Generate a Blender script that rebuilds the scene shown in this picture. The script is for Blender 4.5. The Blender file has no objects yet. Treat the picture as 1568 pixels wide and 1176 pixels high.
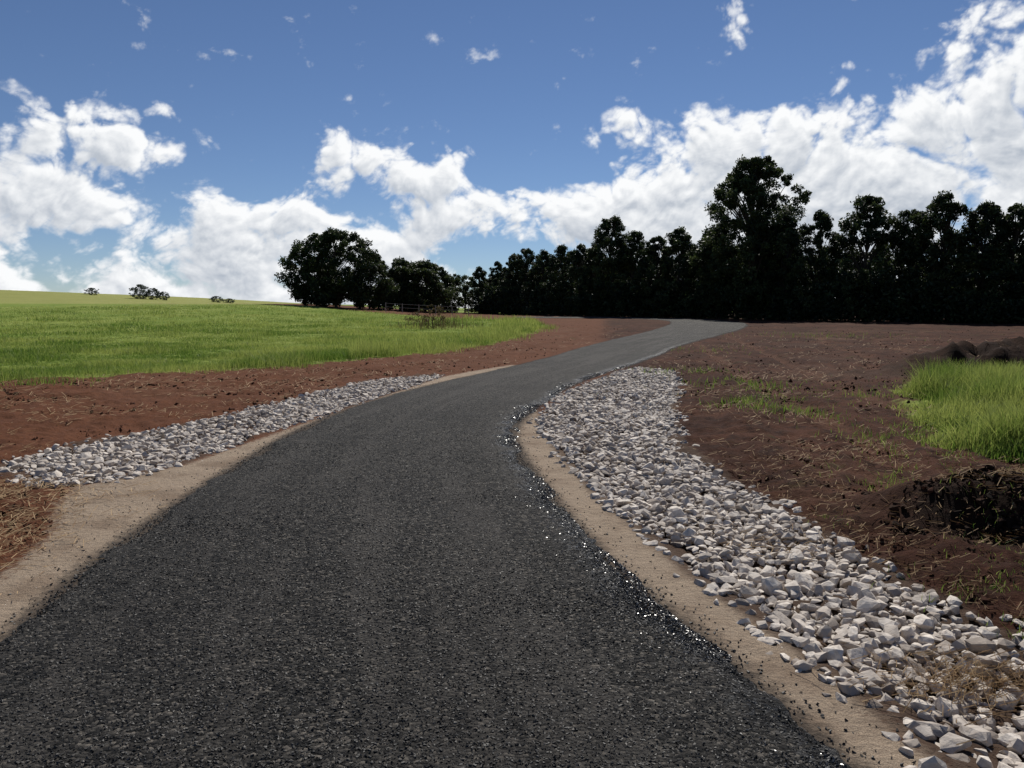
import bpy, bmesh, math, numpy as np
from mathutils import Vector, Matrix
R=math.radians
scene=bpy.context.scene
SUN_AZ=R(13); SUN_EL=R(45)
rng=np.random.default_rng(7)

# ---------------------------------------------------------------- helpers
def sm(t):
    t=np.clip(t,0,1); return t*t*(3-2*t)
_perm=np.random.default_rng(3).random((256,256))
def vn(x,y):
    xi=np.floor(x).astype(int); yi=np.floor(y).astype(int)
    fx=x-xi; fy=y-yi; fx=fx*fx*fx*(fx*(fx*6-15)+10); fy=fy*fy*fy*(fy*(fy*6-15)+10)
    a=_perm[xi%256,yi%256]; b=_perm[(xi+1)%256,yi%256]
    c=_perm[xi%256,(yi+1)%256]; d=_perm[(xi+1)%256,(yi+1)%256]
    return (a*(1-fx)+b*fx)*(1-fy)+(c*(1-fx)+d*fx)*fy
def fbm(x,y,o=4,gain=.5):
    s=0;a=.5;c,s_=math.cos(.6),math.sin(.6)
    for i in range(o):
        s=s+a*(vn(x+17.3*i,y+9.1*i)-.5)*2; a*=gain; x,y=(x*c-y*s_)*2.03,(x*s_+y*c)*2.03
    return s
def sdf(px,py,poly):
    poly=np.array(poly,float); d=np.full(px.shape,1e18); ins=np.zeros(px.shape,bool)
    n=len(poly)
    for i in range(n):
        ax,ay=poly[i]; bx,by=poly[(i+1)%n]
        ex,ey=bx-ax,by-ay; wx=px-ax; wy=py-ay
        t=np.clip((wx*ex+wy*ey)/(ex*ex+ey*ey+1e-12),0,1)
        d=np.minimum(d,(wx-ex*t)**2+(wy-ey*t)**2)
        c=((ay>py)!=(by>py))&(px<(bx-ax)*(py-ay)/(by-ay+1e-12)+ax)
        ins^=c
    d=np.sqrt(d); return np.where(ins,-d,d)
def pdist(px,py,line):
    d=np.full(px.shape,1e18)
    for (ax,ay),(bx,by) in zip(line[:-1],line[1:]):
        ex,ey=bx-ax,by-ay; wx=px-ax; wy=py-ay
        t=np.clip((wx*ex+wy*ey)/(ex*ex+ey*ey),0,1)
        d=np.minimum(d,(wx-ex*t)**2+(wy-ey*t)**2)
    return np.sqrt(d)
def catmull(pts,k):
    p=np.array(pts,float); p=np.vstack([2*p[0]-p[1],p,2*p[-1]-p[-2]]); out=[]
    for i in range(1,len(p)-2):
        t=np.linspace(0,1,k,endpoint=False)[:,None]
        a,b,c,d=p[i-1],p[i],p[i+1],p[i+2]
        out.append(.5*((2*b)+(-a+c)*t+(2*a-5*b+4*c-d)*t*t+(-a+3*b-3*c+d)*t**3))
    out.append(p[-2][None]); return np.vstack(out)
def np_mesh(name,co,faces,mats,matidx=None,attrs=None,smooth=False):
    me=bpy.data.meshes.new(name); k=faces.shape[1]
    me.vertices.add(len(co)); me.vertices.foreach_set("co",np.ascontiguousarray(co,dtype=np.float32).ravel())
    me.loops.add(faces.size); me.loops.foreach_set("vertex_index",faces.astype(np.int32).ravel())
    me.polygons.add(len(faces)); me.polygons.foreach_set("loop_start",(np.arange(len(faces))*k).astype(np.int32))
    me.update(calc_edges=True)
    for m in mats: me.materials.append(m)
    if matidx is not None: me.polygons.foreach_set("material_index",matidx.astype(np.int32))
    me.polygons.foreach_set("use_smooth",np.full(len(faces),smooth))
    for n,v in (attrs or {}).items():
        a=me.attributes.new(n,'FLOAT','POINT'); a.data.foreach_set("value",v.astype(np.float32))
    me.update(); return me
def add_obj(name,me,loc=(0,0,0),parent=None):
    o=bpy.data.objects.new(name,me); scene.collection.objects.link(o); o.location=loc
    if parent: o.parent=parent
    return o

# ---------------------------------------------------------------- plan of the place (metres)
road_L=[(3.2,-15),(-.5,-5),(-1.75,0),(-2.28,2.56),(-2.5,3.77),(-2.71,5.21),(-2.87,8.5),(-2.84,10.5),(-2.55,13),(-1.75,16.4),(-.58,20),(.15,22.4),(1.5,27),(3.4,33.7),(7.5,45),(10.8,55),(13.6,66),(14.6,75),(12.5,80.5),(8,83.5),(0,86)]
road_R=[(6.8,-15),(3.0,-5),(1.75,0),(1.18,2.56),(.88,3.77),(.525,5.21),(.1,8.5),(.06,10.5),(.50,13),(1.3,16.4),(2.5,20),(3.4,22.2),(5.1,27),(7.5,33.7),(12.1,44),(16.0,53),(18.9,63),(19.8,75),(17.3,84.5),(10,88.5),(1,91)]
K=30
RL=catmull(road_L,K); RR=catmull(road_R,K)
road_poly=np.vstack([RL[::6],RR[::-6]])
field=[(-400,-5),(-60,8),(-25,14.2),(-11.65,17.4),(-9.67,19.2),(-7,21.4),(-3.76,27),(-.13,37.5),(1.9,50),(2.4,56),(2.0,70),(-3.5,80),(-14,90),(-30,100),(-60,112),(-100,130),(-140,260),(-400,400)]
rock_right=[(3.2,1.2),(1.6,1.2),(1.52,2.56),(1.42,3.04),(1.335,3.47),(1.19,4.03),(1.04,4.66),(.87,5.7),(.68,6.76),(.49,8.69),(.36,10.5),(.40,11.4),(.62,13),(1.45,16.4),(2.75,20),(3.6,21.7),(4.25,20.2),(3.58,16.4),(2.55,12),(2.06,9),(2.14,6.76),(2.25,5.7),(2.34,4.92),(2.42,4.22),(2.55,3.69),(3.0,2.6)]
rock_left=[(-5.2,7.5),(-4.31,6.89),(-3.79,7.05),(-3.4,7.94),(-3.25,9.85),(-2.75,12.5),(-2.2,15.5),(-1.6,18.9),(-2.2,19.0),(-3.33,17.4),(-3.98,13.9),(-4.42,11.4),(-4.95,9.85),(-5.31,8.9),(-5.4,8.0)]
sand_left=[(-1,-4),(-1.2,2.5),(-2,9),(-1.5,14),(-.3,18.5),(.5,22),(.0,22.6),(-.95,20.5),(-1.75,18.2),(-2.65,12.9),(-3.1,9.85),(-3.4,7.94),(-3.75,7.3),(-4.0,6.9),(-3.75,6.2),(-3.3,5.36),(-3.08,4.43),(-2.95,3.3),(-2.7,1),(-2,-4)]
sand_right=[(3.0,-2.5),(1.78,1.2),(1.55,2.56),(1.47,3.04),(1.4,3.47),(1.25,4.03),(1.1,4.66),(.93,5.7),(.75,6.76),(.6,8.69),(.5,11),(.35,12.6),(-.5,12.5),(-.5,5),(0.3,2),(1,-2)]
grass_right=[(5.3,8.7),(5.7,10.5),(6.7,13),(8.3,15.8),(9.4,17.6),(11,17.8),(17,18.5),(30,18),(30,8),(12,7.0),(6.6,7.6)]
tracks=[[(12,58),(8.6,36),(6.3,22),(5.0,14),(4.3,9),(3.2,6.3)],[(14.5,58),(10.8,36),(8.2,22),(6.7,14),(5.6,9),(5,6)],
        [(25,52),(16,40),(12.4,27),(9.4,20)],[(28,50),(18,38),(14.4,27),(11,20)],
        [(-14,12.2),(-8,14.2),(-5.6,16.5),(-3.4,21.3),(-.8,28),(3.2,39),(8,54)],[(-14,13.9),(-8.3,16),(-6.2,18.4),(-4.2,23),(-1.7,29.5),(2.2,40.5),(7,56)]]

zt=np.array([(-500,0),(0,0),(28,0),(34,.06),(41,.2),(55,.43),(63,.53),(75,.65),(84,.74),(94,.88),(120,1.1),(200,1.4),(400,1.45),(5000,1.45)])
def H(x,y):
    x=np.asarray(x,float); y=np.asarray(y,float)
    z=np.interp(y,zt[:,0],zt[:,1])
    z=z+1.45*sm((-x-4)/30)*sm((y-35)/62)
    z=z+4.6*sm((-x-55)/100)*sm((y-130)/90)*(1-.5*sm((y-300)/300))
    z=z+.06*fbm(x/9,y/9,2)*sm((np.abs(x-0)-3)/3)*sm((x*x+y*y-30)/300)
    # graded bank and spoil piles on the right
    bank=pdist(x,y,[(2.9,4.4),(2.75,6.5),(3.0,9.5),(4.4,15),(5.3,20)]); z=z+.07*sm(1-bank/.55)*(1+1.2*fbm(x*1.6,y*1.6,3))
    q=np.sqrt(((x-3.85)/1.05)**2+((y-5.75)/.6)**2); z=z+.38*sm(1.25-q)*(1+.45*fbm(x*2.6,y*2.6,3))
    q=np.sqrt(((x-13.0)/3.4)**2+((y-20.2)/1.2)**2); z=z+.6*sm(1.3-q)*(1+.9*fbm(x*1.5,y*1.5,3))
    return z

# ---------------------------------------------------------------- materials
def newmat(name):
    m=bpy.data.materials.new(name); m.use_nodes=True; nt=m.node_tree
    b=nt.nodes['Principled BSDF']; return m,nt,b
class NB:
    def __init__(s,nt): s.nt=nt
    def n(s,t,**kw):
        nd=s.nt.nodes.new(t)
        for k,v in kw.items(): setattr(nd,k,v)
        return nd
    def lk(s,a,b): s.nt.links.new(a,b)
    def inp(s,sock,v):
        if isinstance(v,bpy.types.NodeSocket): s.lk(v,sock)
        else: sock.default_value=v
    def math(s,op,a,b=0.0,c=None,clamp=False):
        nd=s.n('ShaderNodeMath',operation=op); nd.use_clamp=clamp
        s.inp(nd.inputs[0],a); s.inp(nd.inputs[1],b)
        if c is not None: s.inp(nd.inputs[2],c)
        return nd.outputs[0]
    def vmath(s,op,a,b=(0,0,0)):
        nd=s.n('ShaderNodeVectorMath',operation=op); s.inp(nd.inputs[0],a); s.inp(nd.inputs[1],b)
        return nd.outputs['Value'] if op in('DOT_PRODUCT','LENGTH') else nd.outputs[0]
    def noise(s,vec,scale,detail=4,rough=.55,col=False,dist=0):
        nd=s.n('ShaderNodeTexNoise'); s.lk(vec,nd.inputs['Vector'])
        nd.inputs['Scale'].default_value=scale; nd.inputs['Detail'].default_value=detail
        nd.inputs['Roughness'].default_value=rough; nd.inputs['Distortion'].default_value=dist
        return nd.outputs['Color' if col else 'Fac']
    def voro(s,vec,scale,feature='F1',out='Distance'):
        nd=s.n('ShaderNodeTexVoronoi',feature=feature); s.lk(vec,nd.inputs['Vector']); nd.inputs['Scale'].default_value=scale
        return nd.outputs[out]
    def ramp(s,f,lo,hi,a=0.0,b=1.0):
        nd=s.n('ShaderNodeMapRange',interpolation_type='SMOOTHSTEP'); s.inp(nd.inputs[0],f)
        nd.inputs[1].default_value=lo; nd.inputs[2].default_value=hi; nd.inputs[3].default_value=a; nd.inputs[4].default_value=b
        return nd.outputs[0]
    def mix(s,f,a,b,mode='MIX'):
        nd=s.n('ShaderNodeMix',data_type='RGBA',blend_type=mode); s.inp(nd.inputs[0],f)
        s.inp(nd.inputs[6],a if isinstance(a,bpy.types.NodeSocket) else (*a,1)); s.inp(nd.inputs[7],b if isinstance(b,bpy.types.NodeSocket) else (*b,1))
        return nd.outputs[2]
    def attr(s,name): return s.n('ShaderNodeAttribute',attribute_name=name).outputs['Fac']
    def pos(s): return s.n('ShaderNodeNewGeometry').outputs['Position']
    def bump(s,h,strength,dist,normal=None):
        nd=s.n('ShaderNodeBump'); s.inp(nd.inputs['Height'],h); nd.inputs['Strength'].default_value=strength; nd.inputs['Distance'].default_value=dist
        if normal: s.lk(normal,nd.inputs['Normal'])
        return nd.outputs[0]

# ground
m_ground,nt,b=newmat('ground_soil_grass'); g=NB(nt); P=g.pos()
n1=g.noise(P,.35,5); n2=g.noise(P,3,6,.65); n3=g.noise(P,22,6,.7); n4=g.noise(P,1.1,5)
dirt=g.mix(g.ramp(n1,.35,.65),(.040,.0145,.008),(.076,.030,.0165))
dirt=g.mix(g.ramp(n2,.4,.7),dirt,(.022,.009,.0055))
dirt=g.mix(g.ramp(n3,.5,.75,0,.6),dirt,(.105,.048,.028))
dirt=g.mix(g.ramp(g.noise(P,.16,3),.52,.7,0,.4),dirt,(.11,.068,.047))
dirt=g.mix(g.ramp(g.attr('left'),0,1),dirt,g.mix(.42,dirt,(.19,.076,.036)))
tr=g.math('ADD',g.attr('track'),g.math('MULTIPLY',g.math('SUBTRACT',n2,.5),.35))
trm=g.ramp(tr,.34,.10)
dirt=g.mix(g.math('MULTIPLY',g.math('MULTIPLY',trm,.45),g.ramp(n4,.38,.6,.2,1)),dirt,(.125,.06,.036))
straw=g.mix(g.ramp(g.noise(g.vmath('MULTIPLY',P,(9,30,9)),1.5,3,.7),.60,.72,0,.5),dirt,(.24,.135,.065))
straw=g.mix(g.ramp(n4,.45,.6),dirt,straw)
dk=g.attr('dark_shade')
soil=g.mix(g.math('MULTIPLY',dk,.85),straw,(.014,.008,.005))  # dark soil of the piles, with their shadowed side painted in
# sand shoulder
ns=g.noise(P,14,5,.7); nf=g.noise(P,160,3,.7)
sandc=g.mix(g.ramp(nf,.3,.7),(.20,.147,.103),(.42,.335,.25))
sandc=g.mix(g.ramp(g.noise(P,2.2,4),.45,.7,0,.6),sandc,(.16,.11,.075))
sandc=g.mix(g.ramp(g.voro(P,75),.16,.06,0,.7),sandc,(.05,.045,.042))
sandc=g.mix(g.ramp(ns,.5,.75,0,.4),sandc,(.14,.10,.075))
sd=g.math('ADD',g.attr('sd_sand'),g.math('MULTIPLY',g.math('SUBTRACT',ns,.5),.45))
col=g.mix(g.ramp(sd,.06,-.08),soil,sandc)
er=g.math('ADD',g.attr('sd_road'),g.math('MULTIPLY',g.math('SUBTRACT',ns,.5),.30))
col=g.mix(g.ramp(er,.14,.0,0,.8),col,(.028,.025,.023))
sdr=g.math('ADD',g.attr('sd_rock'),g.math('MULTIPLY',g.math('SUBTRACT',ns,.5),.3))
col=g.mix(g.ramp(sdr,.06,-.05,0,.8),col,(.09,.062,.045))
# grass
gcol=g.mix(g.ramp(g.noise(P,.18,5,.6),.35,.65),(.15,.21,.032),(.23,.27,.06))
gcol=g.mix(g.ramp(g.noise(P,2.4,5,.7),.45,.7,0,.7),gcol,(.09,.14,.022))
gcol=g.mix(g.attr('dry'),gcol,(.30,.28,.10))
sg=g.math('ADD',g.attr('sd_grass'),g.math('MULTIPLY',g.math('SUBTRACT',n4,.5),2.0))
sg=g.math('ADD',sg,g.math('MULTIPLY',g.math('SUBTRACT',n3,.5),.5))
gm=g.ramp(sg,.15,-.2)
col=g.mix(gm,col,gcol)
weeds=g.math('MULTIPLY',g.ramp(g.noise(P,.8,5,.7),.58,.70,0,.5),g.attr('weedy'))
col=g.mix(weeds,col,(.055,.06,.018))
g.lk(col,b.inputs['Base Color']); b.inputs['Roughness'].default_value=.97; b.inputs['Specular IOR Level'].default_value=.08
h=g.math('ADD',g.math('MULTIPLY',n2,.6),g.math('MULTIPLY',n3,.35))
h=g.math('ADD',h,g.math('MULTIPLY',nf,.05))
g.lk(g.bump(h,1.0,.075),b.inputs['Normal'])

# asphalt chip seal
m_road,nt,b=newmat('chip_seal_asphalt'); g=NB(nt); P=g.pos()
Pd=g.vmath('ADD',P,g.vmath('MULTIPLY',g.noise(P,60,2,.5,col=True),(.006,.006,.006)))
vnode=g.n('ShaderNodeTexVoronoi',feature='F1'); g.lk(Pd,vnode.inputs['Vector']); vnode.inputs['Scale'].default_value=55
cell=vnode.outputs['Color']; vd=vnode.outputs['Distance']
cv=g.vmath('DOT_PRODUCT',cell,(1,0,0)); cv2=g.vmath('DOT_PRODUCT',cell,(0,1,0))
base=g.mix(g.ramp(cv,.1,1.0),(.008,.008,.008),(.072,.066,.058))
base=g.mix(g.ramp(cv,.84,.97,0,.65),base,(.20,.178,.15))
ac=g.attr('across'); al=g.attr('along')
cmb=g.n('ShaderNodeCombineXYZ'); g.lk(g.math('MULTIPLY',ac,7.0),cmb.inputs[0]); g.lk(g.math('MULTIPLY',al,.10),cmb.inputs[1])
st=g.noise(cmb.outputs[0],1.3,4,.6)
base=g.mix(g.ramp(st,.46,.62,0,.5),base,(.080,.073,.065))
base=g.mix(g.ramp(g.noise(P,.6,4),.45,.7,0,.4),base,(.019,.018,.017))
er=g.math('ADD',g.attr('edge_r'),g.math('MULTIPLY',g.math('SUBTRACT',g.noise(P,4,5,.7),.5),.75))
tar=g.math('MULTIPLY',g.ramp(er,.30,.08),g.ramp(al,60,40))
base=g.mix(g.math('MULTIPLY',tar,.85),base,(.006,.006,.007))
g.lk(base,b.inputs['Base Color'])
glo=g.math('MULTIPLY',tar,g.ramp(cv2,.45,.75,.0,1))
g.lk(g.math('SUBTRACT',.85,g.math('MULTIPLY',glo,.6)),b.inputs['Roughness'])
g.lk(g.math('ADD',.14,g.math('MULTIPLY',glo,.4)),b.inputs['Specular IOR Level'])
hh=g.math('ADD',g.math('MULTIPLY',g.math('SUBTRACT',1,vd),.8),g.math('MULTIPLY',g.noise(P,240,3,.7),.5))
g.lk(g.bump(hh,1.0,.026),b.inputs['Normal'])

def simple(name,c1,c2,rough=.9,tr=0.0,attrname='tint',nscale=0,c3=None,spec=.3):
    m,nt,b=newmat(name); g=NB(nt)
    col=g.mix(g.attr(attrname),c1,c2)
    if nscale:
        P=g.pos(); nn=g.noise(P,nscale,5,.65); col=g.mix(g.ramp(nn,.4,.7,0,.6),col,c3)
        g.lk(g.bump(nn,.7,.01),b.inputs['Normal'])
    g.lk(col,b.inputs['Base Color']); b.inputs['Roughness'].default_value=rough; b.inputs['Specular IOR Level'].default_value=spec
    if tr:
        t=g.n('ShaderNodeBsdfTranslucent'); g.lk(col,t.inputs[0]); mx=g.n('ShaderNodeMixShader'); mx.inputs[0].default_value=tr
        g.lk(b.outputs[0],mx.inputs[1]); g.lk(t.outputs[0],mx.inputs[2]); g.lk(mx.outputs[0],nt.nodes['Material Output'].inputs[0])
    return m
m_rock=simple('crushed_rock',(.19,.15,.12),(.70,.63,.55),.8,nscale=30,c3=(.32,.26,.21))
m_chip=simple('bitumen_chip',(.006,.006,.006),(.15,.135,.115),.6,spec=.35)
m_wet=simple('fresh_bitumen',(.004,.004,.005),(.012,.012,.013),.27,spec=.5)
m_clod=simple('soil_clod',(.026,.010,.006),(.09,.037,.020),.97,nscale=40,c3=(.04,.016,.01),spec=.1)
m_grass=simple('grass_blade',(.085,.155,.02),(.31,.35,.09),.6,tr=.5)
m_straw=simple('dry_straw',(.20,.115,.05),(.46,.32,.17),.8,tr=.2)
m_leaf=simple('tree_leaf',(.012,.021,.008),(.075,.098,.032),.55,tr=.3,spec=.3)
m_leafg=simple('tree_leaf_light',(.016,.028,.010),(.095,.12,.040),.55,tr=.34,spec=.3)
m_leaff=simple('far_tree_leaf_hazed',(.05,.07,.05),(.11,.13,.09),.7,tr=.3,spec=.2)  # paler leaf: aerial haze of the distance put into the colour
m_leafd=simple('shrub_leaf',(.04,.035,.015),(.18,.12,.055),.7,tr=.35,spec=.2)
m_bark,nt,b=newmat('bark'); g=NB(nt); P=g.pos()
g.lk(g.mix(g.noise(g.vmath('MULTIPLY',P,(6,6,1)),1.5,4),(.03,.022,.017),(.08,.062,.045)),b.inputs['Base Color']); b.inputs['Roughness'].default_value=.95
m_post,nt,b=newmat('weathered_wood'); g=NB(nt); P=g.pos()
g.lk(g.mix(g.noise(P,6,4),(.2,.18,.14),(.42,.39,.33)),b.inputs['Base Color']); b.inputs['Roughness'].default_value=.9

# ---------------------------------------------------------------- ground sheet
r=np.concatenate([[.01,.5,1.0],np.exp(np.linspace(np.log(1.5),np.log(60),430)),np.exp(np.linspace(np.log(61),np.log(6500),140))])
th=np.concatenate([np.linspace(-46,46,620),np.linspace(46,314,90)[1:-1]])
th=np.radians(th); nr,nth=len(r),len(th)
X=(r[:,None]*np.sin(th)[None]).ravel(); Y=(r[:,None]*np.cos(th)[None]).ravel()
sd_road=sdf(X,Y,road_poly); sg=np.minimum(sdf(X,Y,field),sdf(X,Y,grass_right))
sg=np.where((np.hypot(X,Y)>125),np.minimum(sg,-3),sg)
sr=np.minimum(sdf(X,Y,rock_left),sdf(X,Y,rock_right)); ss=np.minimum(sdf(X,Y,sand_left),sdf(X,Y,sand_right))
tk=np.full(X.shape,1e9)
for t in tracks: tk=np.minimum(tk,pdist(X,Y,[tuple(p) for p in catmull(t,6)]))
Z=H(X,Y)
dist=np.hypot(X,Y)
rough=sm((sd_road-.05)/.5)*sm((ss+.05)/.25)
Z=Z+rough*(.06*fbm(X*1.7,Y*1.7,3)+.042*fbm(X*7,Y*7,3)*(dist<34))
Z=Z-rough*.05*sm((.3-tk)/.15)+rough*.025*sm(1-np.abs(tk-.42)/.13)
Z=Z-.035*sm((-sd_road+.0)/.25)
Z=Z-.06*sm(-sr/.3)
i=np.arange(nr-1)[:,None]*nth; j=np.arange(nth)[None]; j2=(j+1)%nth
F=np.stack([i+j,i+j2,i+nth+j2,i+nth+j],-1).reshape(-1,4)[:, ::-1]
q1=np.sqrt(((X-3.85)/1.15)**2+((Y-5.6)/.8)**2)+.3*fbm(X*3,Y*3,3); q2=np.sqrt(((X-13.0)/4.0)**2+((Y-20)/1.6)**2)+.2*fbm(X,Y,3)
dark_shade=np.clip(sm(1.35-q1)+.8*sm(1.35-q2),0,1)  # mask over both piles: dark soil plus painted shade
dry=sm((Y-125)/40)*sm((-X-20)/50)*.6
weedy=((X>1.5)&(sd_road>.5)).astype(float)
np_g=np_mesh('ground',np.stack([X,Y,Z],1),F,[m_ground],attrs=dict(sd_grass=sg,sd_sand=ss,sd_rock=sr,sd_road=sd_road,track=tk,left=sm((1-X+Y*.12)/2),dark_shade=dark_shade,dry=dry,weedy=weedy),smooth=True)
add_obj('ground',np_g)

# ---------------------------------------------------------------- road
na=26; s=np.linspace(0,1,na); s=.5-.5*np.cos(np.pi*s)*(.75)-.5*.25*(1-2*s)
mid=(RL+RR)/2; along=np.concatenate([[0],np.cumsum(np.linalg.norm(np.diff(mid,axis=0),axis=1))])
fa=np.concatenate([np.arange(0,45,.04),np.arange(45,along[-1],.3)])
L=np.stack([np.interp(fa,along,RL[:,k]) for k in(0,1)],1); Rr=np.stack([np.interp(fa,along,RR[:,k]) for k in(0,1)],1)
W=np.linalg.norm(Rr-L,axis=1); U=(Rr-L)/W[:,None]
L=L+U*(.11*fbm(fa*1.3,fa*0+3,6,.7))[:,None]; Rr=Rr+U*(.11*fbm(fa*1.5,fa*0+8,6,.7))[:,None]
PX=L[:,None,0]*(1-s)+Rr[:,None,0]*s; PY=L[:,None,1]*(1-s)+Rr[:,None,1]*s
AC=np.broadcast_to(s,PX.shape); AL=np.broadcast_to(fa[:,None],PX.shape)
ED=np.minimum(AC,1-AC)*W[:,None]
PZ=H(PX,PY)+.018+.03*np.sin(np.pi*AC)-.05*(1-sm(ED/.06))
ii=np.arange(len(fa)-1)[:,None]*na; jj=np.arange(na-1)[None]
F=np.stack([ii+jj,ii+jj+1,ii+na+jj+1,ii+na+jj],-1).reshape(-1,4)
me=np_mesh('road',np.stack([PX.ravel(),PY.ravel(),PZ.ravel()],1),F,[m_road],attrs=dict(across=AC.ravel(),along=AL.ravel(),edge_r=((1-AC)*W[:,None]).ravel()),smooth=True)
road=add_obj('road',me)

# ---------------------------------------------------------------- stone variants
def hull(seed,npts,flat=.7):
    rr=np.random.default_rng(seed); p=rr.normal(size=(npts,3)); p/=np.linalg.norm(p,axis=1)[:,None]; p*=rr.uniform(.75,1.15,(npts,1)); p*=np.array([1.2,.85,flat])
    bm=bmesh.new(); [bm.verts.new(v) for v in p]; res=bmesh.ops.convex_hull(bm,input=bm.verts)
    bmesh.ops.delete(bm,geom=[v for v in bm.verts if not v.link_faces],context='VERTS'); bmesh.ops.triangulate(bm,faces=bm.faces)
    bmesh.ops.recalc_face_normals(bm,faces=bm.faces)
    bm.verts.ensure_lookup_table(); bm.verts.index_update()
    v=np.array([x.co[:] for x in bm.verts]); f=np.array([[w.index for w in q.verts] for q in bm.faces]); bm.free(); return v,f
def rotm(n,tilt,rg):
    a=rg.uniform(0,2*np.pi,n); t=rg.normal(0,tilt,n); d=rg.uniform(0,2*np.pi,n)
    cz,sz=np.cos(a),np.sin(a); Rz=np.zeros((n,3,3)); Rz[:,0,0]=cz;Rz[:,0,1]=-sz;Rz[:,1,0]=sz;Rz[:,1,1]=cz;Rz[:,2,2]=1
    ux,uy=np.cos(d),np.sin(d); c,s_=np.cos(t),np.sin(t); T=np.zeros((n,3,3))
    T[:,0,0]=c+ux*ux*(1-c);T[:,0,1]=ux*uy*(1-c);T[:,0,2]=uy*s_
    T[:,1,0]=ux*uy*(1-c);T[:,1,1]=c+uy*uy*(1-c);T[:,1,2]=-ux*s_
    T[:,2,0]=-uy*s_;T[:,2,1]=ux*s_;T[:,2,2]=c
    return T@Rz
def scatter(name,variants,pos,size,tilt,mat,seed,tint=None,parent=None):
    rg=np.random.default_rng(seed); n=len(pos); vi=rg.integers(0,len(variants),n); M=rotm(n,tilt,rg)
    tint=rg.random(n) if tint is None else tint; cs=[];fs=[];ts=[];off=0
    for k,(v,f) in enumerate(variants):
        idx=np.where(vi==k)[0]
        if len(idx)==0: continue
        c=np.einsum('nij,vj->nvi',M[idx],v)*size[idx][:,None,None]+pos[idx][:,None]
        ff=f[None]+(np.arange(len(idx))*len(v))[:,None,None]+off; off+=len(idx)*len(v)
        cs.append(c.reshape(-1,3)); fs.append(ff.reshape(-1,3)); ts.append(np.repeat(tint[idx],len(v)))
    me=np_mesh(name,np.vstack(cs),np.vstack(fs),[mat],attrs=dict(tint=np.concatenate(ts)))
    return add_obj(name,me,parent=parent)
rocks_v=[hull(k,17+k%7,.42+.022*k) for k in range(18)]
chips_v=[hull(100+k,7,.7) for k in range(8)]

def rockbed(name,poly,seed,dens=1.0,heap=1.0):
    rg=np.random.default_rng(seed); p=np.array(poly); lo=p.min(0);hi=p.max(0); P_=[];S_=[]
    for sp,zz,prob,s0,s1 in((.048,-.018,.95,.016,.038),(.080,.002,.85,.028,.052),(.15,.016,.55,.044,.072)):
        gx,gy=np.meshgrid(np.arange(lo[0]-.5,hi[0]+.5,sp),np.arange(lo[1]-.5,hi[1]+.5,sp)); x=gx.ravel()+rg.uniform(-.5,.5,gx.size)*sp; y=gy.ravel()+rg.uniform(-.5,.5,gx.size)*sp
        d=sdf(x,y,poly)+.18*fbm(x*2.5,y*2.5,3)+rg.normal(0,.06,x.size)
        hole=fbm(x*1.3+40,y*1.3,3)
        k=(d<0.0)&(rg.random(x.size)<prob*dens*np.where(hole>.27,.4,1)*np.clip(-d/.12+.3,0,1))&(sdf(x,y,road_poly)>.02)
        x,y,d=x[k],y[k],d[k]; size=rg.uniform(s0,s1,len(x))
        z=H(x,y)+.004+(zz-.014)*sm(-d/.15)+heap*.02*sm(-d/.5)*(2*fbm(x*2,y*2,2))
        P_.append(np.stack([x,y,z],1)); S_.append(size)
    pos=np.vstack(P_); size=np.concatenate(S_); tint=np.clip(rg.beta(1.6,1.0,len(pos)),0,1)
    return scatter(name,rocks_v,pos,size,.40,m_rock,seed+1,tint)
rockbed('rock_drain',rock_right,11)
rockbed('rock_drain',rock_left,12,.9,.6)

# aggregate chips on the seal
def polar(n,r0,r1,a0,a1,rg,pw=0):
    u=rg.random(n)
    rr=np.exp(np.log(r0)+(np.log(r1)-np.log(r0))*u) if not pw else (r0**pw+(r1**pw-r0**pw)*u)**(1/pw)
    a=np.radians(rg.uniform(a0,a1,n)); return rr*np.sin(a),rr*np.cos(a)
def roadz(x,y):
    Lx=np.interp(y,RL[:300,1],RL[:300,0]); Rx=np.interp(y,RR[:300,1],RR[:300,0]); a=np.clip((x-Lx)/(Rx-Lx),0,1)
    return H(x,y)+.018+.03*np.sin(np.pi*a),a
x,y=polar(230000,2.0,15,-46,34,rng,.8); d=sdf(x,y,road_poly); k=(d<-.02)&(rng.random(len(x))<sm((15-np.hypot(x,y))/8)+.03)
x,y=x[k],y[k]; z,acx=roadz(x,y)
band=np.clip(.5+1.3*fbm(acx*7,y*.12,3),0.1,1)
t_=rng.random(len(x))**2.0*.52*(.45+.9*band)+.5*(rng.random(len(x))>.955)
scatter('aggregate_chips',chips_v,np.stack([x,y,z],1),rng.uniform(.0045,.0098,len(x)),.6,m_chip,21,tint=t_,parent=road)
x,y=polar(90000,2.2,18,-44,34,rng,.8); d=sdf(x,y,road_poly); k=(d>-.05)&(d<rng.exponential(.10,len(x)))
x,y=x[k],y[k]; z=H(x,y)+.003
scatter('loose_chips',chips_v,np.stack([x,y,z],1),rng.uniform(.004,.012,len(x)),.8,m_chip,22,tint=rng.random(len(x))**2*.7,parent=road)
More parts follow.
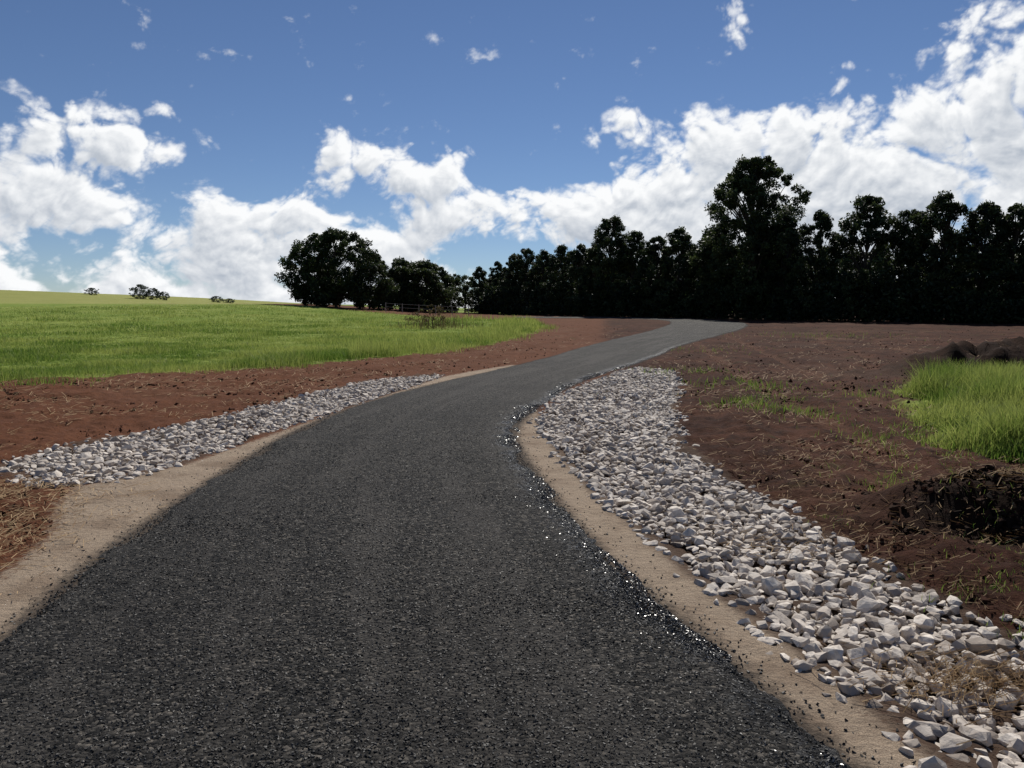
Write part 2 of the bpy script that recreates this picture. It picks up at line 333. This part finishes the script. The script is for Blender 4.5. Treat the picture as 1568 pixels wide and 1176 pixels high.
# glossy fresh bitumen clots on the right edge
n=26000; y=np.exp(rng.uniform(np.log(2.3),np.log(22),n)); Rx=np.interp(y,RR[:330,1],RR[:330,0]); off=rng.exponential(.09,n)-.04
x=Rx-off+.07*fbm(y*1.5,y*0+2,3); k=(fbm(x*2.2,y*1.3+9,3)>-.05)&(off<.34); x,y=x[k],y[k]; z,_=roadz(x,y); ins=sdf(x,y,road_poly)<-.03; z=np.where(ins,z+.001,H(x,y)+.001)
scatter('bitumen_clots',chips_v,np.stack([x,y,z],1),rng.uniform(.003,.009,len(x))*np.clip(y/9,1,1.25),.4,m_wet,25,parent=road)

# soil clods
x,y=polar(60000,3.0,60,-44,42,rng); dr=sdf(x,y,road_poly); sx=np.minimum(sdf(x,y,sand_left),sdf(x,y,sand_right)); rx=np.minimum(sdf(x,y,rock_left),sdf(x,y,rock_right)); gx=sdf(x,y,field)
k=(dr>.15)&(sx>.0)&(rx>.03)&(gx>-.3)&(fbm(x*.8,y*.8,3)>-.05)
x,y=x[k],y[k]; size=np.clip(rng.exponential(.008,len(x))+.003,0,.045)*np.clip(np.hypot(x,y)/9,1,1.6)
scatter('soil_clods',chips_v,np.stack([x,y,H(x,y)+.003],1),size,.8,m_clod,23)
m_dk=simple('dark_shaded_spoil',(.010,.006,.004),(.045,.022,.013),.97,spec=.1)  # dark soil clods, the pile's backlit shade included in the colour
x=rng.normal(3.9,.65,4500); y=rng.normal(5.6,.42,4500); k=(x>2.7)&(fbm(x*4,y*4,2)>-.15)
x,y=x[k],y[k]
scatter('spoil_pile',chips_v,np.stack([x,y,H(x,y)],1),np.clip(rng.exponential(.012,len(x))+.005,0,.06),.9,m_dk,24)

# ---------------------------------------------------------------- blades
def blades(name,x,y,h,w,lean,mat,seed,tint,z0=None,parent=None):
    rg=np.random.default_rng(seed); n=len(x); z=H(x,y)-.01 if z0 is None else z0
    a=rg.uniform(0,2*np.pi,n); b_=rg.uniform(0,2*np.pi,n); l=np.abs(rg.normal(0,lean,n))*h
    dx,dy=np.cos(a)*w/2,np.sin(a)*w/2; lx,ly=np.cos(b_)*l,np.sin(b_)*l
    v=np.stack([np.stack([x-dx,y-dy,z],1),np.stack([x+dx,y+dy,z],1),
      np.stack([x+dx*.8+lx*.35,y+dy*.8+ly*.35,z+h*.55],1),np.stack([x-dx*.8+lx*.35,y-dy*.8+ly*.35,z+h*.55],1),
      np.stack([x+dx*.1+lx,y+dy*.1+ly,z+h],1),np.stack([x-dx*.1+lx,y-dy*.1+ly,z+h],1)],1).reshape(-1,3)
    o=np.arange(n)[:,None]*6
    f=np.stack([o+np.array([0,1,2,3]),o+np.array([3,2,4,5])],1).reshape(-1,4)
    return add_obj(name,np_mesh(name,v,f,[mat],attrs=dict(tint=np.repeat(tint,6))),parent=parent)
x,y=polar(420000,13,95,-44,6,rng,-.6); d=sdf(x,y,field)+1.1*fbm(x*.7,y*.7,3)+.35*rng.normal(size=len(x))
k=d<0; x,y,d=x[k],y[k],d[k]
pt=fbm(x*.45,y*.45,4); rr=np.hypot(x,y)
h=(.06+.20*np.clip(pt+.3,0,1)+.12*sm((d+2.5)/2.5))*rng.uniform(.5,1.35,len(x)); w=.007*np.clip(rr/14,1,4)
blades('grass_field',x,y,h,w,.5,m_grass,31,np.clip(.55+1.1*fbm(x*.35,y*.35,4)+rng.normal(0,.25,len(x)),0,1))
x,y=polar(26000,24,80,-12,4,rng,-.5); d=sdf(x,y,field); k=(d<-.2)&(d>-3.5)&(fbm(x*.6,y*.6,2)>-.05); x,y=x[k],y[k]
blades('seeding_grass',x,y,rng.uniform(.25,.65,len(x)),.016*np.clip(np.hypot(x,y)/25,1,3),.3,m_grass,32,np.clip(rng.normal(.9,.25,len(x)),0,1))
x,y=polar(180000,7.0,22,22,46,rng,.6); d=sdf(x,y,grass_right)+1.0*fbm(x*1.1,y*1.1,3)+rng.normal(0,.22,len(x)); k=d<0; x,y,d=x[k],y[k],d[k]
blades('tall_grass',x,y,(.08+.40*sm(-d/.9)*np.clip(.75+fbm(x*.9,y*.9,2),.3,1.2))*rng.uniform(.5,1.25,len(x)),np.full(len(x),.011),.5,m_grass,33,np.clip(.55+.8*fbm(x*1.2,y*1.2,3)+rng.normal(0,.25,len(x)),0,1))
wx=[];wy=[];wh=[]
for cx,cy,rad,nn,hh in [(4.9,16.3,.7,400,.16),(4.2,11.8,.5,380,.15),(3.9,12.8,.4,220,.14),(4.9,9.3,.6,450,.10),(5.3,10.2,.6,400,.1),(3.7,7.0,.45,350,.08),(6.0,7.9,1.0,2200,.11),(4.9,7.6,.7,600,.08),(2.75,4.1,.22,300,.06),(3.0,4.5,.3,260,.05),(2.85,3.65,.2,350,.07),(-10.5,17.0,.8,500,.14),(4.4,20,.8,220,.15),(7.5,30,1.6,250,.15),(3.4,5.1,.3,250,.07),(2.4,5.7,.12,60,.05),(17,42,2.5,500,.2),(5.1,14,.6,200,.1),(8,14,2.5,900,.08)]:
    wx.append(rng.normal(cx,rad*.8,nn)); wy.append(rng.normal(cy,rad*.8,nn)); wh.append(rng.uniform(.3,1.1,nn)*hh)
x=np.concatenate(wx);y=np.concatenate(wy);h=np.concatenate(wh)
k=(sdf(x,y,road_poly)>.1)&(fbm(x*3,y*3,2)>-.12); x,y,h=x[k],y[k],h[k]
blades('weeds',x,y,h,np.full(len(x),.008)*np.clip(np.hypot(x,y)/9,.6,2),.6,m_grass,34,np.clip(rng.normal(.3,.25,len(x)),0,1))
def straw(name,x,y,seed,lmin=.03,lmax=.13,lift=.02):
    rg=np.random.default_rng(seed); n=len(x); a=rg.uniform(0,np.pi,n); l=rg.uniform(lmin,lmax,n)*np.clip(np.hypot(x,y)/9,1,2.0); w=.0016*np.clip(np.hypot(x,y)/5,1,4)
    z=H(x,y)+rg.uniform(.003,lift,n); dz=rg.uniform(-.25,.35,n)*l
    dx,dy=np.cos(a)*l/2,np.sin(a)*l/2; ox,oy=-np.sin(a)*w,np.cos(a)*w
    v=np.stack([np.stack([x-dx-ox,y-dy-oy,z],1),np.stack([x+dx-ox,y+dy-oy,z+dz],1),np.stack([x+dx+ox,y+dy+oy,z+dz+.002],1),np.stack([x-dx+ox,y-dy+oy,z+.002],1)],1).reshape(-1,3)
    f=(np.arange(n)[:,None]*4+np.arange(4)[None])
    return add_obj(name,np_mesh(name,v,f,[m_straw],attrs=dict(tint=np.repeat(rg.random(n)**1.5,4))))
x,y=polar(42000,3.0,45,-44,42,rng); dr=sdf(x,y,road_poly);sx=np.minimum(sdf(x,y,sand_left),sdf(x,y,sand_right)); rx=np.minimum(sdf(x,y,rock_left),sdf(x,y,rock_right))
k=(dr>.3)&(sx>.02)&(rx>0)&(sdf(x,y,field)>-.2)&(fbm(x*.9+5,y*.9,3)>.05); X1,Y1=x[k],y[k]
xs=[X1];ys=[Y1]
for cx,cy,a,c,nn in[(2.0,3.15,.25,.13,800),(1.85,5.0,.3,.2,120),(-4.1,5.6,.5,.6,1300),(-4.6,6.6,.5,.25,700),(-3.6,5.0,.3,.4,500),(3.6,8.2,.8,.6,700),(4.6,6.6,.6,.3,700),(3.5,5.2,.8,.3,500),(3.9,5.7,.7,.4,600)]:
    xs.append(rng.normal(cx,a,nn));ys.append(rng.normal(cy,c,nn))
straw('straw_litter',np.concatenate(xs),np.concatenate(ys),41,lift=.05)

# ---------------------------------------------------------------- trees
def tube(p0,p1,r0,r1,k=7):
    p0=np.array(p0,float);p1=np.array(p1,float); d=p1-p0; d/=np.linalg.norm(d)+1e-9
    u=np.cross(d,[.3,.9,.1]); u/=np.linalg.norm(u); w=np.cross(d,u); a=np.linspace(0,2*np.pi,k,endpoint=False)
    ring=np.cos(a)[:,None]*u+np.sin(a)[:,None]*w
    v=np.vstack([p0+ring*r0,p1+ring*r1]); f=np.array([[i,(i+1)%k,(i+1)%k+k,i+k] for i in range(k)]); return v,f
def tree_mesh(name,seed,Ht,Wd,cb,prof,nclump,cr,nleaf,ls,mat,inner=.35,wtop=1.0):
    rg=np.random.default_rng(seed); vs=[];fs=[];mi=[];ti=[];off=0
    def addg(v,f,m,t):
        nonlocal off
        vs.append(v);fs.append(f+off);mi.append(np.full(len(f),m));ti.append(t);off+=len(v)
    bend=rg.normal(0,.03*Ht,(5,2)); bend[0]=0
    tp=[np.array([bend[i,0]*.5,bend[i,1]*.5,Ht*.86*i/4-.2*(i==0)]) for i in range(5)]
    r0=.024*Ht
    for i in range(4):
        v,f=tube(tp[i],tp[i+1],r0*(1-i*.22),r0*(1-(i+1)*.22)); addg(v,f,0,np.zeros(len(v)))
    t=rg.random(nclump)**.85; ang=rg.uniform(0,2*np.pi,nclump)
    lob=1+.20*np.sin(ang*2+rg.uniform(0,6))+.15*np.sin(ang*3+rg.uniform(0,6)+t*5)+rg.normal(0,.10,nclump)
    R_=Wd/2*prof(t)*lob*(inner+(1-inner)*rg.random(nclump)**.5)
    cx=np.cos(ang)*R_; cy=np.sin(ang)*R_; cz=cb+(Ht-cb)*t
    for k in range(nclump):
        if k%3==0:
            zb=max(.12*Ht,cz[k]-.22*Ht-R_[k]*.5); q=min(max(zb/(Ht*.86)*4,0),3.99); i=int(q); p0=tp[i]*(1-q+i)+tp[i+1]*(q-i)
            p1=np.array([cx[k],cy[k],cz[k]]); pm=(p0+p1)/2+np.array([0,0,.03*Ht])
            for a_,b_,ra,rb in((p0,pm,r0*.3,r0*.18),(pm,p1,r0*.18,r0*.05)):
                v,f=tube(a_,b_,ra,rb,5); addg(v,f,0,np.zeros(len(v)))
    n=nclump*nleaf; ci=np.repeat(np.arange(nclump),nleaf); crk=cr*rg.uniform(.55,1.4,nclump)*(1-.35*t*wtop)
    g_=rg.normal(size=(n,3)); g_/=np.linalg.norm(g_,axis=1)[:,None]; g_*=(rg.random(n)**.45)[:,None]*crk[ci][:,None]*np.array([1,1,.85])*rg.uniform(.8,1.25,(n,1))
    c=np.stack([cx[ci],cy[ci],cz[ci]],1)+g_; c[:,2]=np.maximum(c[:,2],.05)
    a=rg.normal(size=(n,3)); a/=np.linalg.norm(a,axis=1)[:,None]; b_=np.cross(a,rg.normal(size=(n,3))); b_/=np.linalg.norm(b_,axis=1)[:,None]
    sz=ls*rg.uniform(.6,1.3,n)[:,None]
    v=np.stack([c-a*sz,c+b_*sz*.42,c+a*sz,c-b_*sz*.42],1).reshape(-1,3); f=np.arange(n*4).reshape(-1,4)
    ct=rg.random(nclump)**1.5*.6; tt=np.clip(ct[ci]+rg.normal(0,.12,n)+.35*(g_[:,2]/cr>.3),0,1)  # upper leaves of a clump tinted lighter: painted top light
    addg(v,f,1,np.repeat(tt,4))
    return np_mesh(name,np.vstack(vs),np.vstack(fs),[m_bark,mat],np.concatenate(mi),dict(tint=np.concatenate(ti)))
cone=lambda t:np.clip((1-t)**.5*(.8+.8*np.minimum(t*3,.4)),.05,2)
rnd=lambda t:np.sqrt(np.clip(1-(1.9*t-.9)**2,.02,1))
umb=lambda t:.45+.75*np.sin(np.pi*np.clip(t,0,1)**.8)*.75
tall=lambda t:np.clip(.62+.45*np.sin(np.pi*(t*.95+.02)**1.1),.2,1.3)*(1-.5*sm((t-.72)/.3))
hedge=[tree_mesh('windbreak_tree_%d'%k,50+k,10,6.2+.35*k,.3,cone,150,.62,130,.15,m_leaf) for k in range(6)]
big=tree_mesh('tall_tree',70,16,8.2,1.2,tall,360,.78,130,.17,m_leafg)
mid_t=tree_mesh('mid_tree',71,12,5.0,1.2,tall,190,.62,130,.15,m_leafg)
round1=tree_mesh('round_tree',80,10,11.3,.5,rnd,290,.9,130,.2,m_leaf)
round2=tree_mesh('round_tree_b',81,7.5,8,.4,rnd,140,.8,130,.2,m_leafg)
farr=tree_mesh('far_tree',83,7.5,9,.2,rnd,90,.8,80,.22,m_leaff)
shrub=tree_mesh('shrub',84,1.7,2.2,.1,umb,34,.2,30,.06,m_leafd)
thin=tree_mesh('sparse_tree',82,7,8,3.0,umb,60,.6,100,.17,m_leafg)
def put(name,me,x,y,s=1,sz=None,rot=None):
    o=add_obj(name,me,(x,y,float(H(x,y))-.05)); sz=sz or s; o.scale=(s,s,sz); o.rotation_euler=(0,0,rng.uniform(0,6.28) if rot is None else rot); return o
row=[(-5.0,119,.66),(-2.2,117,.72),(.4,112,.80),(2.0,109,.86),(4.2,105,.80),(6.5,101,.84),(8.6,97,.82),(10.2,95,.8),(14.2,91,.92),(16.6,89,.86),(18.8,87,.92),(21.0,85,.80),
     (26.8,76.5,.86),(29.2,74,.95),(32.6,71.5,1.06),(35.8,70,.93),(37.6,68,1.03),(40.0,66,.93),(41.6,64.5,.9),(43.5,62,.98),(46.5,60,1.0),(50,58,1.0),(54,56,.95)]
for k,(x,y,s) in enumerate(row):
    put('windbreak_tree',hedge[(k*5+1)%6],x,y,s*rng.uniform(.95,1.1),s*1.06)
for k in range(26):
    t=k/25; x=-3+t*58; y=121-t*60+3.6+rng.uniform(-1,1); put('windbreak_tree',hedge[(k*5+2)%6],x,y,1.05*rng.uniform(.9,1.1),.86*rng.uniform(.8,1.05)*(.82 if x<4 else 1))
put('tall_tree',big,24.2,79,1,.99)
put('tall_tree',mid_t,11.9,93,.95,.97)
put('tall_tree',mid_t,22.0,82,.95,.80)
put('tall_tree',mid_t,26.0,79,.9,.80)
put('round_tree',round1,-23.2,102,.92,.98,rot=.6)
put('round_tree',round2,-26.0,103,.72,.84)
put('round_tree',round2,-19.3,105,.85,.95)
put('round_tree',round2,-16.2,112,.85,.95)
put('round_tree',round2,-12.6,112,.95,.94)
put('round_tree',round2,-14.4,116,.9,.92)
put('round_tree',round2,-10.0,120,.7,.74)
put('sparse_tree',thin,-7.8,128,.9,.92)
put('shrub',shrub,-5.3,52,.9,.95); put('shrub',shrub,-7.6,60,.7,.6)
put('far_tree',farr,-99,206,.55,.50); put('far_tree',farr,-96,207,.42,.40); put('far_tree',farr,-93.5,208,.36,.30); put('far_tree',farr,-115,212,.36,.26)
put('far_tree',farr,-83.5,219,.42,.24); put('far_tree',farr,-80.8,221,.34,.18)
# understory along the windbreak
n=90000; t=rng.random(n); lx=-5+t*62; ly=np.interp(lx,[-5,2,10,20,30,45,57],[118,108,95,85.5,73,61,54])
ox=rng.normal(0,1.0,n); hh=(1.8+2.2*vn(lx*.45,lx*0)+.8*vn(lx*1.7,lx*0+4))*rng.random(n)**.8
c=np.stack([lx+rng.normal(0,.4,n),ly-1.2+ox,0*lx],1); k=sdf(c[:,0],c[:,1],road_poly)>.8; c=c[k];hh=hh[k]; n=len(c); c[:,2]=H(c[:,0],c[:,1])+hh
a=rng.normal(size=(n,3)); a/=np.linalg.norm(a,axis=1)[:,None]; b_=np.cross(a,rng.normal(size=(n,3))); b_/=np.linalg.norm(b_,axis=1)[:,None]
v=np.stack([c-a*.2,c+b_*.09,c+a*.2,c-b_*.09],1).reshape(-1,3)
add_obj('undergrowth',np_mesh('undergrowth',v,np.arange(n*4).reshape(-1,4),[m_leaf],attrs=dict(tint=np.repeat(rng.random(n)**2*.6,4))))
n=420; x=rng.normal(-5.2,1.9,n); y=rng.normal(53,1.6,n)
m_dry=simple('dry_stalk',(.07,.05,.03),(.26,.19,.09),.9,tr=.15)
blades('dry_stalks',x,y,rng.uniform(.2,1.25,n)*np.exp(-((x+5.2)/3.2)**2),np.full(n,.025),.35,m_dry,45,rng.random(n))

# ---------------------------------------------------------------- fence
vs=[];fs=[];off=0
def addf(v,f):
    global off
    vs.append(v);fs.append(f+off);off+=len(v)
fx=np.arange(-16,-5,2.1); fy=np.full(len(fx),98.0)
for x,y in zip(fx,fy):
    z=float(H(x,y)); v,f=tube((x,y,z-.2),(x,y,z+1.15),.055,.05,8); addf(v,f)
for a in range(len(fx)-1):
    for hgt in(.6,1.05):
        v,f=tube((fx[a],fy[a]-.06,float(H(fx[a],fy[a]))+hgt),(fx[a+1],fy[a+1]-.06,float(H(fx[a+1],fy[a+1]))+hgt),.018,.018,5); addf(v,f)
add_obj('wooden_fence',np_mesh('wooden_fence',np.vstack(vs),np.vstack(fs),[m_post]))

# ---------------------------------------------------------------- sun + sky
sl=bpy.data.lights.new('sun','SUN'); sl.energy=5.0; sl.angle=R(.53); sl.color=(1,.955,.88)
so=bpy.data.objects.new('sun',sl); scene.collection.objects.link(so)
dirv=Vector((math.sin(SUN_AZ)*math.cos(SUN_EL),math.cos(SUN_AZ)*math.cos(SUN_EL),math.sin(SUN_EL)))
so.rotation_euler=dirv.to_track_quat('Z','Y').to_euler()
w=bpy.data.worlds.new('World'); scene.world=w; w.use_nodes=True; nt=w.node_tree; g=NB(nt); bg=nt.nodes['Background']
sky=g.n('ShaderNodeTexSky',sky_type='NISHITA'); sky.sun_disc=False; sky.sun_elevation=SUN_EL; sky.sun_rotation=SUN_AZ
sky.air_density=1.0; sky.dust_density=.03; sky.ozone_density=2.2; sky.altitude=1800
g.lk(g.mix(1.0,sky.outputs[0],(.92,1.0,1.16),'MULTIPLY'),bg.inputs[0]); bg.inputs[1].default_value=.058

# cumulus deck: a distant curved cloud sheet, density computed per vertex
ell=[(33,9,7,6,1.1),(31.5,13.5,3.8,3.4,1.0),(25,9.5,4.5,4.0,1.1),(21,8,4,4.0,1.1),(42,12,7,7,1.1),
 (8.5,9.7,4.4,3.4,1.2),(12.5,11.8,3.2,2.6,1.1),(16,9.8,3.6,4.0,1.2),(4,6.6,4.4,2.4,1.1),(11,5,8,3.2,1.2),(20,5,8,3.2,1.2),
 (-6.5,6.6,4.0,2.3,1.2),(-1.0,7.4,3.2,1.3,.85),(-12.8,10.6,1.8,2.0,.72),(-9.8,10.2,2.0,1.0,.5),(-15.5,6.6,4.6,2.3,.9),(-11,4,5.5,2.6,1.05),
 (-31,8.5,6,3.6,1.1),(-26.5,6,5,2.8,.9),(-28.5,11.7,2.2,2.4,.66),(-40,9,7,5,1.1),
 (-27,2,13,2.6,1.2),(-15,2.4,9,2.7,1.2),(-4.5,1.0,4,1.0,.8),(30,3,20,3,1),(-21,6.5,3,1.6,.4),
 (60,8,10,5,.9),(-62,7,12,4,.9),(80,6,9,4,.8),(-85,9,9,4,.8)]
wisp=[(-1.5,18.2,1.9,.9,1),(7.0,17.2,2.9,.8,.95),(-13.0,19.2,2.2,.7,.8),(-19,16.6,2.6,.6,.8),(2.9,13.5,1.2,.5,.6),(22.5,13.4,1.8,1.0,1),(-24,10,3,1.5,.7),(-31,14.0,2.5,1.2,.7),(-9,12.4,2,.8,.6)]
def gs(L_,A,E):
    acc=np.zeros_like(A)
    for (ca,ce,sa,se,am) in L_: acc+=am*np.exp(-(((A-ca)/sa)**2+((E-ce)/se)**2))
    return acc
def cf(a,e,octv,gain=.55):
    wx=fbm(a*.16+3,e*.2+7,4); wy=fbm(a*.16+31,e*.2+17,4); A=a+wx*3.0; E=e+wy*2.0
    acc=1.25*(1-np.exp(-gs(ell,A,E)*1.1))
    n=fbm(a*.2+50,e*.28+50,octv,.55)
    s=0;am=.5;x,y=a*.38+80+wx*.8,e*.46+80+wy*.8
    for k in range(min(octv-1,6)):
        s=s+am*np.abs(vn(x,y)*2-1)**.9; am*=gain; x,y=(x*.8-y*.6)*2.1,(x*.6+y*.8)*2.1
    return acc+.85*n+.80*(s-.45)-.47
naz=1500; nel=440
az=np.concatenate([np.linspace(-100,-38,120)[:-1],np.linspace(-38,38,naz-240),np.linspace(38,100,122)[1:]]); naz=len(az)
el=np.linspace(-.3,26,nel)
A,E=np.meshgrid(az,el); A=A.ravel();E=E.ravel()
D=cf(A,E,8)
sx,sy=13-A,47-E; sl_=np.hypot(sx,sy); sx/=sl_; sy/=sl_
tau=np.zeros_like(A)
for st_,wt in((.3,.4),(.7,.55),(1.3,.6),(2.2,.6),(3.4,.4)):
    tau+=wt*np.clip(cf(A+sx*st_,E+sy*st_,7 if st_<1 else 4),0,.7)
lit=np.exp(-tau*1.0)
detail=np.clip((D-cf(A+sx*.5,E+sy*.5,7)),-.35,.4)
lit=np.clip(.44+.66*lit+detail*.65,0,1.05)
alpha=sm(D/.38); alpha*=np.where(E<1.0,.85+.15*E,1)
lit=lit*alpha+(1-alpha)*np.maximum(lit,.8)
wq=gs(wisp,A+1.5*fbm(A*.5,E*.5,3),E+1.2*fbm(A*.5+9,E*.5+4,3))+1.2*fbm(A*.55+11,E*.9+3,7,.62)-.80
wa=sm(wq/.8)*.5
lit=np.where(wa>alpha,.9,lit); alpha=np.maximum(alpha,wa)
a_,e_=np.radians(A),np.radians(E); RAD=6000
co=np.stack([np.sin(a_)*np.cos(e_)*RAD,np.cos(a_)*np.cos(e_)*RAD,np.sin(e_)*RAD],1)
ii=np.arange(nel-1)[:,None]*naz; jj=np.arange(naz-1)[None]
F=np.stack([ii+jj,ii+jj+1,ii+naz+jj+1,ii+naz+jj],-1).reshape(-1,4)
amax=alpha[F].max(1); F=F[amax>.004]
m_cl=bpy.data.materials.new('cloud_vapour'); m_cl.use_nodes=True; nt=m_cl.node_tree; nt.nodes.clear(); g=NB(nt)
em=g.n('ShaderNodeEmission'); g.lk(g.mix(g.attr('lit'),(.18,.25,.36),(.97,.98,.99)),em.inputs[0]); em.inputs[1].default_value=1.0
tp=g.n('ShaderNodeBsdfTransparent'); mx=g.n('ShaderNodeMixShader'); g.lk(g.attr('alpha'),mx.inputs[0]); g.lk(tp.outputs[0],mx.inputs[1]); g.lk(em.outputs[0],mx.inputs[2])
out=g.n('ShaderNodeOutputMaterial'); g.lk(mx.outputs[0],out.inputs[0])
m_cl.cycles.emission_sampling='NONE'
used=np.unique(F); remap=np.zeros(len(co),int); remap[used]=np.arange(len(used))
add_obj('sky_clouds',np_mesh('sky_clouds',co[used],remap[F],[m_cl],attrs=dict(alpha=alpha[used],lit=lit[used]),smooth=True))

# ---------------------------------------------------------------- camera
cam=bpy.data.cameras.new('camera'); co=bpy.data.objects.new('camera',cam); scene.collection.objects.link(co)
cam.lens=27.05; cam.sensor_width=36; cam.clip_end=20000; cam.clip_start=.05
co.location=(0,0,1.6); co.rotation_euler=(R(90-5.48),0,0); scene.camera=co
scene.view_settings.view_transform='Standard'; scene.view_settings.look='None'; scene.view_settings.exposure=0
